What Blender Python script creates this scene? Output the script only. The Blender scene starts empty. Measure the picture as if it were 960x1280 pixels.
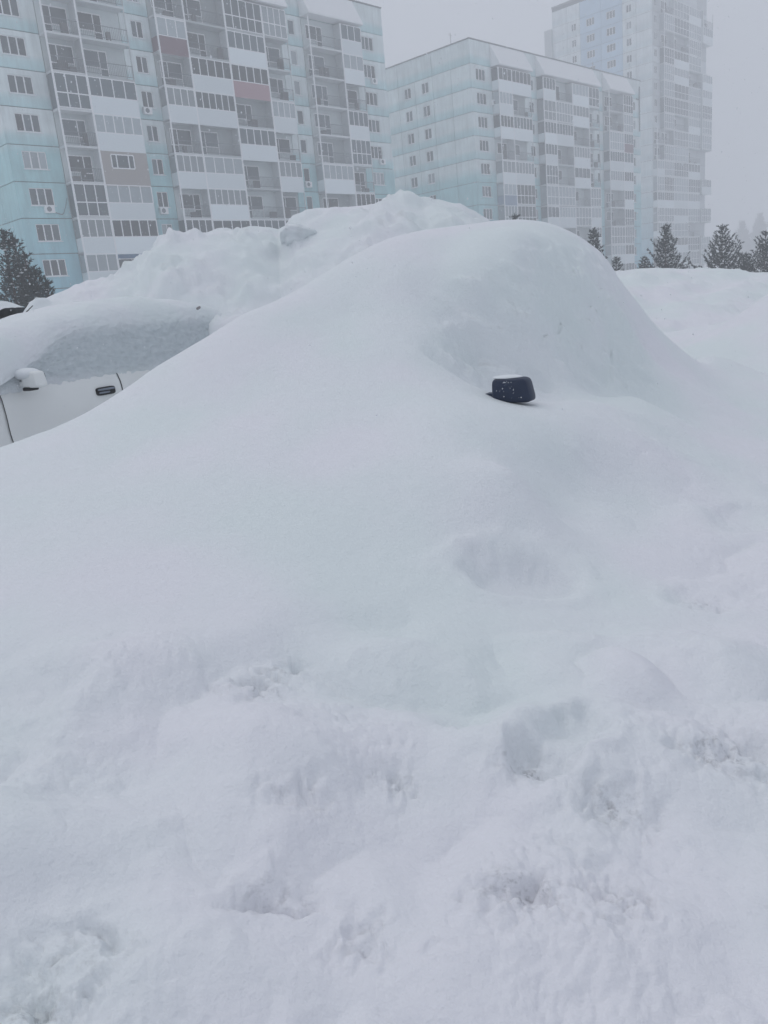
import bpy, math, random
import numpy as np
from mathutils import Matrix, Vector

rnd = random.Random(7)
sc = bpy.context.scene
C = sc.collection

# ------------------------------------------------------------------ camera
F_PX, PITCH, ROLL = 1000.0, math.radians(14.697), math.radians(5.416)
CAM = np.array([0.0, 0.0, 1.5])
cp, sp, cr, sr = math.cos(PITCH), math.sin(PITCH), math.cos(ROLL), math.sin(ROLL)
right = Vector((cr, -sr * sp, -sr * cp))
up = Vector((sr, cr * sp, cr * cp))
fwd = Vector((0, cp, -sp))
cam_d = bpy.data.cameras.new('camera')
cam = bpy.data.objects.new('camera', cam_d)
C.objects.link(cam)
cam_d.sensor_fit = 'VERTICAL'
cam_d.sensor_height = 36.0
cam_d.lens = F_PX / 1280.0 * 36.0
cam_d.clip_start = 0.05
cam_d.clip_end = 2000.0
m = Matrix.Identity(4)
for i in range(3):
    m[i][0], m[i][1], m[i][2], m[i][3] = right[i], up[i], -fwd[i], CAM[i]
cam.matrix_world = m
sc.camera = cam

# ------------------------------------------------------------------ world, sun, exposure
SUN_EL, SUN_AZ = math.radians(60), math.radians(-60)      # azimuth measured from +Y towards +X
w = bpy.data.worlds.new('World')
sc.world = w
w.use_nodes = True
nt = w.node_tree
bg = nt.nodes['Background']
sky = nt.nodes.new('ShaderNodeTexSky')
sky.sky_type = 'NISHITA'
sky.sun_disc = False
sky.sun_elevation = SUN_EL
sky.sun_rotation = SUN_AZ
sky.air_density = 1.0
sky.dust_density = 6.0
sky.ozone_density = 1.0
hs = nt.nodes.new('ShaderNodeHueSaturation')
hs.inputs['Saturation'].default_value = 0.35
nt.links.new(sky.outputs[0], hs.inputs['Color'])
mx = nt.nodes.new('ShaderNodeMixRGB')                      # even cloud cover over the clear sky
mx.inputs[0].default_value = 0.82
mx.inputs[2].default_value = (6.0, 6.4, 7.3, 1)
nt.links.new(hs.outputs[0], mx.inputs[1])
nt.links.new(mx.outputs[0], bg.inputs['Color'])
bg.inputs['Strength'].default_value = 0.10
sun_d = bpy.data.lights.new('sun', 'SUN')
sun_d.energy = 0.5
sun_d.angle = math.radians(40)
sun_d.color = (1.0, 0.98, 0.96)
sun = bpy.data.objects.new('sun', sun_d)
C.objects.link(sun)
sdir = Vector((math.sin(SUN_AZ) * math.cos(SUN_EL), math.cos(SUN_AZ) * math.cos(SUN_EL), math.sin(SUN_EL)))
sun.rotation_euler = sdir.to_track_quat('Z', 'Y').to_euler()
sun.location = (0, 0, 80)
sc.view_settings.view_transform = 'Standard'
sc.view_settings.look = 'None'
sc.view_settings.exposure = 0.02
sc.view_settings.gamma = 1.0
sc.cycles.use_denoising = True
sc.cycles.max_bounces = 5
sc.cycles.diffuse_bounces = 3
sc.cycles.glossy_bounces = 2
sc.cycles.transmission_bounces = 2
sc.cycles.volume_bounces = 2
sc.cycles.caustics_reflective = False
sc.cycles.caustics_refractive = False


# ------------------------------------------------------------------ helpers
def ray(px, py):
    X, Y = px - 480, 640 - py
    a, b = (X * cr + Y * sr) / F_PX, (-X * sr + Y * cr) / F_PX
    return np.array([a, cp + b * sp, -sp + b * cp])


def at(px, py, d):            # point on the pixel's ray at forward distance d
    r = ray(px, py)
    return CAM + r * (d / r[1])


def atz(px, py, z):           # point on the pixel's ray at height z
    r = ray(px, py)
    return CAM + r * ((z - CAM[2]) / r[2])


def tag(o, label=None, cat=None, group=None, kind=None):
    if label: o['label'] = label
    if cat: o['category'] = cat
    if group: o['group'] = group
    if kind: o['kind'] = kind
    return o


def empty(name, loc=(0, 0, 0), rz=0.0):
    o = bpy.data.objects.new(name, None)
    o.empty_display_size = 0.2
    o.location = loc
    o.rotation_euler = (0, 0, rz)
    C.objects.link(o)
    return o


def link(name, me, parent=None, loc=None, rz=0.0):
    o = bpy.data.objects.new(name, me)
    C.objects.link(o)
    if parent is not None:
        o.parent = parent
    if loc is not None:
        o.location = loc
    if rz:
        o.rotation_euler = (0, 0, rz)
    return o


def mesh(name, v, f, mat=None, smooth=False):
    me = bpy.data.meshes.new(name)
    me.from_pydata([tuple(map(float, p)) for p in v], [], f)
    if mat: me.materials.append(mat)
    if smooth:
        me.polygons.foreach_set('use_smooth', [True] * len(me.polygons))
    me.update()
    return me


BOXF = [(0, 3, 2, 1), (4, 5, 6, 7), (0, 1, 5, 4), (1, 2, 6, 5), (2, 3, 7, 6), (3, 0, 4, 7)]


def boxes(name, bl, mat=None):
    v, f = [], []
    for (x0, x1, y0, y1, z0, z1) in bl:
        b = len(v)
        v += [(x0, y0, z0), (x1, y0, z0), (x1, y1, z0), (x0, y1, z0),
              (x0, y0, z1), (x1, y0, z1), (x1, y1, z1), (x0, y1, z1)]
        f += [tuple(i + b for i in q) for q in BOXF]
    return mesh(name, v, f, mat)


def np_mesh(name, V, Q, mat, smooth=True):
    """fast mesh from a vertex array and a quad array"""
    me = bpy.data.meshes.new(name)
    V = np.ascontiguousarray(V, dtype=np.float32)
    Q = np.ascontiguousarray(Q, dtype=np.int32)
    k = Q.shape[1]
    me.vertices.add(len(V))
    me.vertices.foreach_set('co', V.ravel())
    me.loops.add(Q.size)
    me.loops.foreach_set('vertex_index', Q.ravel())
    me.polygons.add(len(Q))
    me.polygons.foreach_set('loop_start', np.arange(len(Q), dtype=np.int32) * k)
    me.polygons.foreach_set('loop_total', np.full(len(Q), k, dtype=np.int32))
    me.polygons.foreach_set('use_smooth', np.full(len(Q), smooth))
    me.materials.append(mat)
    me.update(calc_edges=True)
    return me


def _hash(ix, iy, seed):
    h = (ix.astype(np.int64) * 374761393 + iy.astype(np.int64) * 668265263 + seed * 1442695041) & 0xffffffff
    h = ((h ^ (h >> 13)) * 1274126177) & 0xffffffff
    return ((h ^ (h >> 16)) & 0xffffff) / float(0xffffff)


def noise(x, y, seed=0):
    ix, iy = np.floor(x), np.floor(y)
    fx, fy = x - ix, y - iy
    ix, iy = ix.astype(np.int64), iy.astype(np.int64)
    ux, uy = fx * fx * fx * (fx * (fx * 6 - 15) + 10), fy * fy * fy * (fy * (fy * 6 - 15) + 10)

    def g(dx, dy):
        a = _hash(ix + dx, iy + dy, seed) * 2 * np.pi
        return np.cos(a) * (fx - dx) + np.sin(a) * (fy - dy)
    n0 = g(0, 0) * (1 - ux) + g(1, 0) * ux
    n1 = g(0, 1) * (1 - ux) + g(1, 1) * ux
    return (n0 * (1 - uy) + n1 * uy) * 1.5


def fbm(x, y, s, octv=4, seed=0, gain=0.5, ridged=False):
    a, tot, fr = 1.0, 0.0, 1.0 / s
    ca, sa = math.cos(0.6), math.sin(0.6)
    for k in range(octv):
        n = noise(x * fr, y * fr, seed + k * 17)
        if ridged:
            n = 1 - 2 * np.abs(n)
        tot = tot + a * n
        a *= gain
        fr *= 2.03
        x, y = x * ca - y * sa + 3.1, x * sa + y * ca - 1.7
    return tot


def sstep(e0, e1, x):
    t = np.clip((x - e0) / (e1 - e0), 0, 1)
    return t * t * (3 - 2 * t)


# ------------------------------------------------------------------ materials
def new_mat(name):
    mt = bpy.data.materials.new(name)
    mt.use_nodes = True
    return mt, mt.node_tree, mt.node_tree.nodes['Principled BSDF']


def plain(name, col, rough=0.6, var=0.0, spec=0.3, metal=0.0, scale=8.0):
    """plain colour with a little grain and, where var is set, a different tone for each object"""
    mt, t, b = new_mat(name)
    tc = t.nodes.new('ShaderNodeTexCoord')
    nz = t.nodes.new('ShaderNodeTexNoise')
    nz.inputs['Scale'].default_value = scale
    nz.inputs['Detail'].default_value = 4
    t.links.new(tc.outputs['Object'], nz.inputs['Vector'])
    mr = t.nodes.new('ShaderNodeMapRange')
    mr.inputs['To Min'].default_value = 0.86
    mr.inputs['To Max'].default_value = 1.10
    t.links.new(nz.outputs[0], mr.inputs[0])
    val = mr.outputs[0]
    if var:
        oi = t.nodes.new('ShaderNodeObjectInfo')
        m2 = t.nodes.new('ShaderNodeMapRange')
        m2.inputs['To Min'].default_value = 1 - var
        m2.inputs['To Max'].default_value = 1 + var * 0.5
        t.links.new(oi.outputs['Random'], m2.inputs[0])
        mu = t.nodes.new('ShaderNodeMath')
        mu.operation = 'MULTIPLY'
        t.links.new(val, mu.inputs[0])
        t.links.new(m2.outputs[0], mu.inputs[1])
        val = mu.outputs[0]
    vm = t.nodes.new('ShaderNodeVectorMath')
    vm.operation = 'SCALE'
    vm.inputs[0].default_value = col
    t.links.new(val, vm.inputs['Scale'])
    t.links.new(vm.outputs[0], b.inputs['Base Color'])
    b.inputs['Roughness'].default_value = rough
    b.inputs['Specular IOR Level'].default_value = spec
    b.inputs['Metallic'].default_value = metal
    return mt


def snow_mat(name, grain=0.004, clump=0.012, col=(0.765, 0.785, 0.80), dark_specks=0.0, gscale=90.0, cscale=9.0):
    mt, t, b = new_mat(name)
    tc = t.nodes.new('ShaderNodeNewGeometry')
    n1 = t.nodes.new('ShaderNodeTexNoise'); n1.inputs['Scale'].default_value = gscale; n1.inputs['Detail'].default_value = 5
    n2 = t.nodes.new('ShaderNodeTexNoise'); n2.inputs['Scale'].default_value = cscale; n2.inputs['Detail'].default_value = 6
    n2.inputs['Roughness'].default_value = 0.6
    for n in (n1, n2):
        t.links.new(tc.outputs['Position'], n.inputs['Vector'])
    b1 = t.nodes.new('ShaderNodeBump'); b1.inputs['Distance'].default_value = clump; b1.inputs['Strength'].default_value = 1.0
    b2 = t.nodes.new('ShaderNodeBump'); b2.inputs['Distance'].default_value = grain; b2.inputs['Strength'].default_value = 1.0
    t.links.new(n2.outputs[0], b1.inputs['Height'])
    t.links.new(n1.outputs[0], b2.inputs['Height'])
    t.links.new(b1.outputs[0], b2.inputs['Normal'])
    t.links.new(b2.outputs[0], b.inputs['Normal'])
    b.inputs['Roughness'].default_value = 0.75
    b.inputs['Specular IOR Level'].default_value = 0.15
    # slow drift between slightly cool and slightly warm snow
    n3 = t.nodes.new('ShaderNodeTexNoise'); n3.inputs['Scale'].default_value = 1.1; n3.inputs['Detail'].default_value = 3
    t.links.new(tc.outputs['Position'], n3.inputs['Vector'])
    rp = t.nodes.new('ShaderNodeValToRGB')
    rp.color_ramp.elements[0].position = 0.38
    rp.color_ramp.elements[1].position = 0.64
    rp.color_ramp.elements[0].color = (col[0] * 0.95, col[1] * 0.995, col[2] * 0.985, 1)
    rp.color_ramp.elements[1].color = (col[0] * 1.01, col[1] * 0.99, col[2] * 1.02, 1)
    t.links.new(n3.outputs[0], rp.inputs[0])
    out = rp.outputs[0]
    if dark_specks:  # grey grime scattered by noise
        n4 = t.nodes.new('ShaderNodeTexNoise'); n4.inputs['Scale'].default_value = 6.5; n4.inputs['Detail'].default_value = 7
        n4.inputs['Roughness'].default_value = 0.72
        t.links.new(tc.outputs['Position'], n4.inputs['Vector'])
        r4 = t.nodes.new('ShaderNodeMapRange')
        r4.inputs['From Min'].default_value = 0.62
        r4.inputs['From Max'].default_value = 0.80
        r4.inputs['To Max'].default_value = dark_specks
        t.links.new(n4.outputs[0], r4.inputs[0])
        mm = t.nodes.new('ShaderNodeMixRGB')
        mm.inputs[2].default_value = (0.42, 0.42, 0.43, 1)
        t.links.new(r4.outputs[0], mm.inputs[0])
        t.links.new(out, mm.inputs[1])
        out = mm.outputs[0]
    t.links.new(out, b.inputs['Base Color'])
    return mt


M = {}
M['snow'] = snow_mat('snow', grain=0.003, clump=0.010)
M['snow_ground'] = snow_mat('snow_trodden', grain=0.003, clump=0.010)
M['snow_drift'] = M['snow_ground']
M['snow_bank'] = snow_mat('snow_ploughed', grain=0.004, clump=0.015, dark_specks=0.05, cscale=5.0)
M['snow_far'] = snow_mat('snow_far', grain=0.0, clump=0.05, cscale=0.4)
M['crust'] = snow_mat('snow_crust', grain=0.004, clump=0.012, cscale=14.0)
def add_specks(mt):
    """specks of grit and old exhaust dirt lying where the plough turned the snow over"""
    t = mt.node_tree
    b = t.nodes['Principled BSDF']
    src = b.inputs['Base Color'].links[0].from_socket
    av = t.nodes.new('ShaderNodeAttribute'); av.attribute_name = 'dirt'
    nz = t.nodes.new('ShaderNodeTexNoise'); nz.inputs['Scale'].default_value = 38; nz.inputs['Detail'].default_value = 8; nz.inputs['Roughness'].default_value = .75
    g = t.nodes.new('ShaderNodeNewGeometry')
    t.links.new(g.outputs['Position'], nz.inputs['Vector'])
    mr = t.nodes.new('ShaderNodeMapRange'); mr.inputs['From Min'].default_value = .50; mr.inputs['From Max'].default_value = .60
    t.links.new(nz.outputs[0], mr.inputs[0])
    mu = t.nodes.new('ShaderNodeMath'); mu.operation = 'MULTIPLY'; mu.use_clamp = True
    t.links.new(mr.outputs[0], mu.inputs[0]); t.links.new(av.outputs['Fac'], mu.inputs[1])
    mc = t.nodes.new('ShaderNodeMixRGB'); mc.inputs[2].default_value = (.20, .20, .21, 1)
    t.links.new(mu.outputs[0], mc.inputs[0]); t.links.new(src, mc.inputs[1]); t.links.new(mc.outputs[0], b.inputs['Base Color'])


add_specks(M['snow_ground'])
nt_ = M['crust'].node_tree
bs_ = nt_.nodes['Principled BSDF']
src = bs_.inputs['Base Color'].links[0].from_socket
av = nt_.nodes.new('ShaderNodeAttribute'); av.attribute_name = 'thin'
gn = nt_.nodes.new('ShaderNodeTexNoise'); gn.inputs['Scale'].default_value = 22; gn.inputs['Detail'].default_value = 6
gp = nt_.nodes.new('ShaderNodeNewGeometry')
nt_.links.new(gp.outputs['Position'], gn.inputs['Vector'])
gm_ = nt_.nodes.new('ShaderNodeMapRange'); gm_.inputs['From Min'].default_value = .35; gm_.inputs['From Max'].default_value = .7
gm_.inputs['To Min'].default_value = .75; gm_.inputs['To Max'].default_value = 1.0
nt_.links.new(gn.outputs[0], gm_.inputs[0])
mm_ = nt_.nodes.new('ShaderNodeMath'); mm_.operation = 'MULTIPLY'
nt_.links.new(av.outputs['Fac'], mm_.inputs[0]); nt_.links.new(gm_.outputs[0], mm_.inputs[1])
mc_ = nt_.nodes.new('ShaderNodeMixRGB'); mc_.inputs[2].default_value = (.50, .555, .58, 1)     # thin snow over dark glass
nt_.links.new(mm_.outputs[0], mc_.inputs[0]); nt_.links.new(src, mc_.inputs[1]); nt_.links.new(mc_.outputs[0], bs_.inputs['Base Color'])
M['white_frame'] = plain('white_window_frame', (0.86, 0.87, 0.88), 0.5)
M['parapet'] = plain('balcony_siding', (0.79, 0.85, 0.87), 0.6, var=0.14)
M['siding_red'] = plain('maroon_siding', (0.18, 0.10, 0.12), 0.6)
M['siding_pink'] = plain('pink_red_siding', (0.40, 0.24, 0.26), 0.6)
M['siding_blue'] = plain('grey_blue_siding', (0.20, 0.27, 0.36), 0.6)
M['siding_wood'] = plain('weathered_boards', (0.36, 0.33, 0.31), 0.8)
M['concrete'] = plain('concrete_slab', (0.68, 0.70, 0.71), 0.8, var=0.1)
M['partition'] = plain('balcony_partition', (0.58, 0.62, 0.63), 0.8, var=0.25)
M['loggia'] = plain('unpainted_loggia_wall', (0.54, 0.60, 0.60), 0.85, var=0.35, scale=1.5)
M['dirty_ice'] = plain('dirty_ice', (0.30, 0.29, 0.29), 0.7, scale=40.0)
M['joint'] = plain('wall_core', (0.10, 0.11, 0.12), 0.9)
M['rail'] = plain('railing_iron', (0.16, 0.18, 0.20), 0.6)
M['clutter'] = plain('stored_things', (0.12, 0.11, 0.11), 0.8, var=0.6)
M['blue_wall'] = plain('blue_painted_wall', (0.10, 0.25, 0.45), 0.7)
M['roofing'] = plain('snowy_roofing', (0.80, 0.83, 0.85), 0.7)
M['canopy'] = plain('snow_covered_canopy', (0.87, 0.88, 0.89), 0.8)
M['coping'] = plain('dark_coping', (0.20, 0.21, 0.22), 0.7)
M['metal'] = plain('grey_metal', (0.35, 0.36, 0.37), 0.5)
M['glass'] = plain('window_glass', (0.070, 0.095, 0.110), 0.10, var=0.8, spec=0.5, scale=1.2)
M['curtain'] = plain('curtained_glass', (0.34, 0.39, 0.41), 0.25, var=0.4, spec=0.5, scale=2.0)
M['wood_trunk'] = plain('pine_bark', (0.07, 0.05, 0.04), 0.9)
M['needles'] = plain('pine_needles', (0.018, 0.034, 0.032), 0.8, scale=3.0)
M['tree_snow'] = plain('snow_on_needles', (0.78, 0.80, 0.83), 0.8)
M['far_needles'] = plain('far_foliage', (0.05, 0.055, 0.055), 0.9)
M['car_white'] = plain('white_car_paint', (0.79, 0.81, 0.80), 0.35, spec=0.4, scale=2.0)
M['car_blue'] = plain('dark_blue_car_paint', (0.02, 0.035, 0.09), 0.35, spec=0.4, scale=2.0)
M['car_dark'] = plain('dark_navy_plastic', (0.012, 0.024, 0.058), 0.45, spec=0.4, scale=30.0)
M['black'] = plain('black_rubber', (0.015, 0.016, 0.018), 0.6)
M['chrome'] = plain('handle_grey', (0.22, 0.25, 0.30), 0.3, metal=0.6)
M['car_glass'] = plain('car_glass', (0.02, 0.03, 0.045), 0.08, spec=0.5)
M['twig'] = plain('dry_twig', (0.05, 0.045, 0.04), 0.8)


def panel_mat(name, zk, white, band, low, deep):
    """painted panels: pale with a teal band under each window row, all teal on the lower floors"""
    mt, t, b = new_mat(name)
    g = t.nodes.new('ShaderNodeNewGeometry')
    sx = t.nodes.new('ShaderNodeSeparateXYZ')
    t.links.new(g.outputs['Position'], sx.inputs[0])

    def math_(op, a, bb=None, c=None):
        n = t.nodes.new('ShaderNodeMath')
        n.operation = op
        for i, x in enumerate((a, bb, c)):
            if x is None: continue
            if isinstance(x, (int, float)): n.inputs[i].default_value = x
            else: t.links.new(x, n.inputs[i])
        return n.outputs[0]
    z = sx.outputs['Z']
    ph = math_('FLOORED_MODULO', math_('SUBTRACT', z, zk), 2.8)
    cv = t.nodes.new('ShaderNodeValToRGB')       # band: over the storey height
    cr_ = cv.color_ramp
    cr_.elements[0].position = 0.0; cr_.elements[0].color = (1, 1, 1, 1)
    cr_.elements[1].position = 1.0; cr_.elements[1].color = (1, 1, 1, 1)
    for p, vv in ((0.22, .75), (0.42, 0.0), (0.985, 0.0), (0.99, 0.9)):
        e = cr_.elements.new(p); e.color = (vv, vv, vv, 1)
    t.links.new(math_('DIVIDE', ph, 2.8), cv.inputs[0])
    m1 = t.nodes.new('ShaderNodeMixRGB')
    m1.inputs[1].default_value = (*white, 1); m1.inputs[2].default_value = (*band, 1)
    t.links.new(cv.outputs[0], m1.inputs[0])
    r1 = t.nodes.new('ShaderNodeMapRange')       # lower floors
    r1.inputs['From Min'].default_value = 17.2; r1.inputs['From Max'].default_value = 15.6
    t.links.new(z, r1.inputs[0])
    m2 = t.nodes.new('ShaderNodeMixRGB')
    m2.inputs[2].default_value = (*low, 1)
    t.links.new(r1.outputs[0], m2.inputs[0]); t.links.new(m1.outputs[0], m2.inputs[1])
    r2 = t.nodes.new('ShaderNodeMapRange')
    r2.inputs['From Min'].default_value = 12.5; r2.inputs['From Max'].default_value = 4.0
    t.links.new(z, r2.inputs[0])
    m3 = t.nodes.new('ShaderNodeMixRGB')
    m3.inputs[2].default_value = (*deep, 1)
    t.links.new(r2.outputs[0], m3.inputs[0]); t.links.new(m2.outputs[0], m3.inputs[1])
    nz = t.nodes.new('ShaderNodeTexNoise'); nz.inputs['Scale'].default_value = 0.7; nz.inputs['Detail'].default_value = 6
    t.links.new(g.outputs['Position'], nz.inputs['Vector'])
    mr = t.nodes.new('ShaderNodeMapRange'); mr.inputs['To Min'].default_value = 0.78; mr.inputs['To Max'].default_value = 1.15
    t.links.new(nz.outputs[0], mr.inputs[0])
    mp = t.nodes.new('ShaderNodeMapping'); mp.inputs['Scale'].default_value = (2.2, 2.2, .28)
    t.links.new(g.outputs['Position'], mp.inputs[0])
    nz2 = t.nodes.new('ShaderNodeTexNoise'); nz2.inputs['Scale'].default_value = 1.0; nz2.inputs['Detail'].default_value = 7; nz2.inputs['Roughness'].default_value = .65
    t.links.new(mp.outputs[0], nz2.inputs['Vector'])
    ms = t.nodes.new('ShaderNodeMapRange'); ms.inputs['From Min'].default_value = .35; ms.inputs['From Max'].default_value = .7
    ms.inputs['To Min'].default_value = 1.06; ms.inputs['To Max'].default_value = .84
    t.links.new(nz2.outputs[0], ms.inputs[0])
    oi = t.nodes.new('ShaderNodeObjectInfo')
    mo = t.nodes.new('ShaderNodeMapRange'); mo.inputs['To Min'].default_value = 0.93; mo.inputs['To Max'].default_value = 1.04
    t.links.new(oi.outputs['Random'], mo.inputs[0])
    vm = t.nodes.new('ShaderNodeVectorMath'); vm.operation = 'SCALE'
    t.links.new(m3.outputs[0], vm.inputs[0]); t.links.new(math_('MULTIPLY', math_('MULTIPLY', mr.outputs[0], mo.outputs[0]), ms.outputs[0]), vm.inputs['Scale'])
    t.links.new(vm.outputs[0], b.inputs['Base Color'])
    b.inputs['Roughness'].default_value = 0.85
    b.inputs['Specular IOR Level'].default_value = 0.2
    return mt


WHITE, BAND, LOW, DEEP = (0.76, 0.84, 0.84), (0.50, 0.72, 0.74), (0.41, 0.67, 0.69), (0.31, 0.58, 0.68)

# ------------------------------------------------------------------ snow ground and drift (one height field)
U = np.array([-0.57, -0.82]); U /= np.linalg.norm(U)       # heading of the parked cars
NL = np.array([-U[1], U[0]])                               # to their left
MIRROR = at(641, 487, 4.0)                                 # buried car's visible mirror

pts = []
D_ = [  # pixel, forward distance: roof and sides of the drift over the buried car
    (620, 283, 5.25), (560, 284, 5.35), (500, 297, 5.25), (430, 333, 5.1), (380, 363, 5.0), (310, 390, 4.85), (255, 424, 4.7),
    (200, 457, 4.55), (130, 505, 4.3), (70, 535, 4.2), (0, 560, 4.05), (-80, 590, 3.9),
    (665, 287, 5.3), (705, 299, 5.45), (740, 319, 5.65), (770, 345, 5.8), (800, 381, 6.0), (822, 409, 6.1), (848, 434, 6.25), (880, 448, 6.6),
    (620, 312, 4.86), (560, 315, 5.0), (500, 345, 4.8), (680, 318, 5.0), (730, 338, 5.3), (440, 390, 4.7), (530, 370, 4.7),
    (600, 345, 4.73), (660, 338, 4.80), (720, 352, 5.08), (765, 374, 5.42), (800, 407, 5.78),
    (600, 400, 4.62), (660, 395, 4.66), (720, 402, 4.93), (770, 417, 5.26), (806, 437, 5.62),
    (600, 453, 4.55), (660, 457, 4.57), (720, 460, 4.82), (775, 460, 5.13), (828, 460, 5.48),
    (550, 420, 4.46), (560, 460, 4.25), (500, 430, 4.32), (420, 440, 4.3), (340, 450, 4.3),
    (565, 485, 3.98), (610, 492, 4.16), (641, 504, 4.0), (660, 502, 4.10), (720, 502, 4.2), (790, 497, 4.55), (850, 480, 5.3), (900, 480, 6.0), (960, 470, 7.0),
    (500, 480, 3.95), (420, 490, 3.9), (300, 495, 4.0),
    (560, 522, 3.5), (620, 530, 3.55), (480, 535, 3.5), (350, 530, 3.6), (250, 545, 3.55), (150, 580, 3.4), (60, 620, 3.1),
    (670, 560, 3.5), (720, 550, 3.68), (800, 560, 3.8), (870, 580, 3.9), (950, 560, 4.4), (640, 592, 3.05), (590, 570, 3.2), (715, 605, 3.5), (770, 600, 3.6),
    (450, 640, 2.85), (350, 640, 2.85), (200, 680, 2.6), (60, 700, 2.5), (560, 630, 2.9), (695, 645, 3.15), (760, 640, 3.25),
    (850, 650, 3.3), (940, 650, 3.4), (560, 700, 2.6), (650, 690, 2.75), (760, 710, 2.75), (850, 740, 2.6), (940, 740, 2.65),
    (450, 700, 2.57), (400, 755, 2.22), (320, 800, 2.0), (480, 790, 2.15), (200, 800, 2.02), (60, 800, 2.02),
]
D_ += [(905, 408, 9.0), (935, 388, 8.8), (965, 366, 8.6), (1040, 348, 8.3), (1120, 345, 8.0), (870, 428, 9.2)]      # rounded heap at the right edge
for px, py, d in D_:
    pts.append(at(px, py, d))
Z_ = [(500, 850, .55), (600, 850, .53), (700, 850, .50), (800, 850, .48), (930, 850, .45), (330, 880, .565), (200, 890, .60), (60, 900, .64),
      (100, 1000, .57), (300, 1000, .54), (500, 1000, .49), (700, 980, .47), (850, 1000, .47), (960, 1000, .44), (0, 1150, .53), (250, 1150, .51),
      (500, 1150, .46), (750, 1150, .44), (960, 1150, .42), (0, 1290, .50), (300, 1290, .48), (600, 1290, .44), (960, 1290, .42),
      (480, 1450, .44), (0, 1450, .46), (960, 1450, .40), (1100, 700, .45), (1100, 1000, .42), (-150, 800, .68), (-150, 1050, .58)]
for px, py, z in Z_:
    pts.append(atz(px, py, z))
H_ = [  # ground out of sight: gaps between the cars, behind, to the sides
    (-2.6, 4.9, .55), (-2.0, 5.1, .6), (-1.4, 5.5, .75), (-0.7, 6.1, 1.05), (0.1, 6.6, 1.3), (0.9, 6.8, 1.3), (1.6, 7.2, 1.0), (-3.6, 5.0, .5),
    (-1.4, 6.6, .6), (-0.4, 7.4, .7), (1.0, 8.2, .8), (3.0, 8.5, .72), (2.6, 6.6, .74), (4.0, 5.5, .6), (3.4, 4.0, .5), (3.0, 2.6, .45),
    (-3.4, 3.2, .75), (-3.2, 1.8, .6), (-2.4, .6, .5), (2.0, .6, .4), (-5.5, 4.5, .5), (-6, 8, .5), (-3, 9, .5), (5.5, 11, .95), (2.5, 11, .75), (7, 6, .6),
    (0, 0.2, .42), (0, -1.5, .4), (-4, -1, .45), (4, -1, .4), (-8, 2, .4), (8, 2, .45), (0, 10, .6), (-6, 12, .5), (0, 14, .5), (6, 14, .8), (11, 11, .8)]
for p in H_:
    pts.append(np.array(p))
P = np.array(pts)


def tps_fit(P, lam=0.0001):
    n = len(P)
    d2 = ((P[:, None, :2] - P[None, :, :2]) ** 2).sum(2)
    K = np.where(d2 > 0, 0.5 * d2 * np.log(d2 + 1e-12), 0) + lam * np.eye(n)
    A = np.zeros((n + 3, n + 3))
    A[:n, :n] = K
    A[:n, n] = 1; A[:n, n + 1:] = P[:, :2]
    A[n, :n] = 1; A[n + 1:, :n] = P[:, :2].T
    return np.linalg.solve(A, np.r_[P[:, 2], 0, 0, 0])


TW = tps_fit(P)


def tps(x, y):
    sh = x.shape
    x, y = x.ravel(), y.ravel()
    out = np.empty(len(x))
    n = len(P)
    for i in range(0, len(x), 40000):
        xs, ys = x[i:i + 40000], y[i:i + 40000]
        d2 = (xs[:, None] - P[None, :, 0]) ** 2 + (ys[:, None] - P[None, :, 1]) ** 2
        out[i:i + 40000] = (0.5 * d2 * np.log(d2 + 1e-12)) @ TW[:n] + TW[n] + TW[n + 1] * xs + TW[n + 2] * ys
    return out.reshape(sh)


def bump_at(x, y, c, rx, ry, ang, amp, sharp=1.0):
    ca, sa = math.cos(ang), math.sin(ang)
    dx, dy = x - c[0], y - c[1]
    a, b = (dx * ca + dy * sa) / rx, (-dx * sa + dy * ca) / ry
    return amp * np.exp(-(a * a + b * b) ** sharp)


def footprint(x, y, c, ang, ln=0.15, wd=0.065, depth=0.06):
    """a filled-in footprint: flat-bottomed hollow with a soft raised rim"""
    ca, sa = math.cos(ang), math.sin(ang)
    dx, dy = x - c[0], y - c[1]
    r = np.sqrt(((dx * ca + dy * sa) / ln) ** 2 + ((-dx * sa + dy * ca) / wd) ** 2)
    return -depth * (1 - sstep(0.55, 1.15, r)) + depth * 0.25 * np.exp(-((r - 1.35) / 0.28) ** 2)


FEET = []
for (px, py, z, ang, ln, wd, dp) in [
        (650, 708, .58, 0.2, .20, .13, .075), (875, 722, .49, 0.9, .12, .10, .07), (800, 596, .5, 0.0, .30, .12, .05),
        (700, 945, .48, 0.75, .17, .075, .065), (655, 972, .46, 0.9, .06, .035, .05), (318, 850, .60, 0.2, .055, .02, .05), (355, 818, .62, 0.3, .04, .018, .035),
        (905, 938, .45, 0.1, .14, .035, .04), (770, 1015, .45, 0.8, .07, .03, .035), (650, 1140, .45, -0.6, .06, .025, .04), (548, 1203, .45, 0.2, .03, .02, .02),
        (770, 1120, .44, 0.3, .10, .07, .03), (90, 1180, .53, 0.5, .12, .06, .035), (130, 960, .59, 0.4, .20, .09, .04), (40, 1265, .5, 0.9, .03, .015, .03),
        (490, 985, .49, 1.2, .05, .02, .03), (375, 1015, .52, 0.8, .08, .03, .03), (340, 1125, .49, 0.3, .09, .04, .03), (930, 640, .45, 0.4, .2, .12, .06),
        (590, 800, .56, -0.2, .2, .10, .03), (240, 1060, .55, .5, .16, .08, .035), (880, 1080, .43, -.3, .12, .06, .03), (460, 905, .54, .2, .09, .05, .03)]:
    FEET.append((atz(px, py, z), ang, ln, wd, dp))


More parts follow.
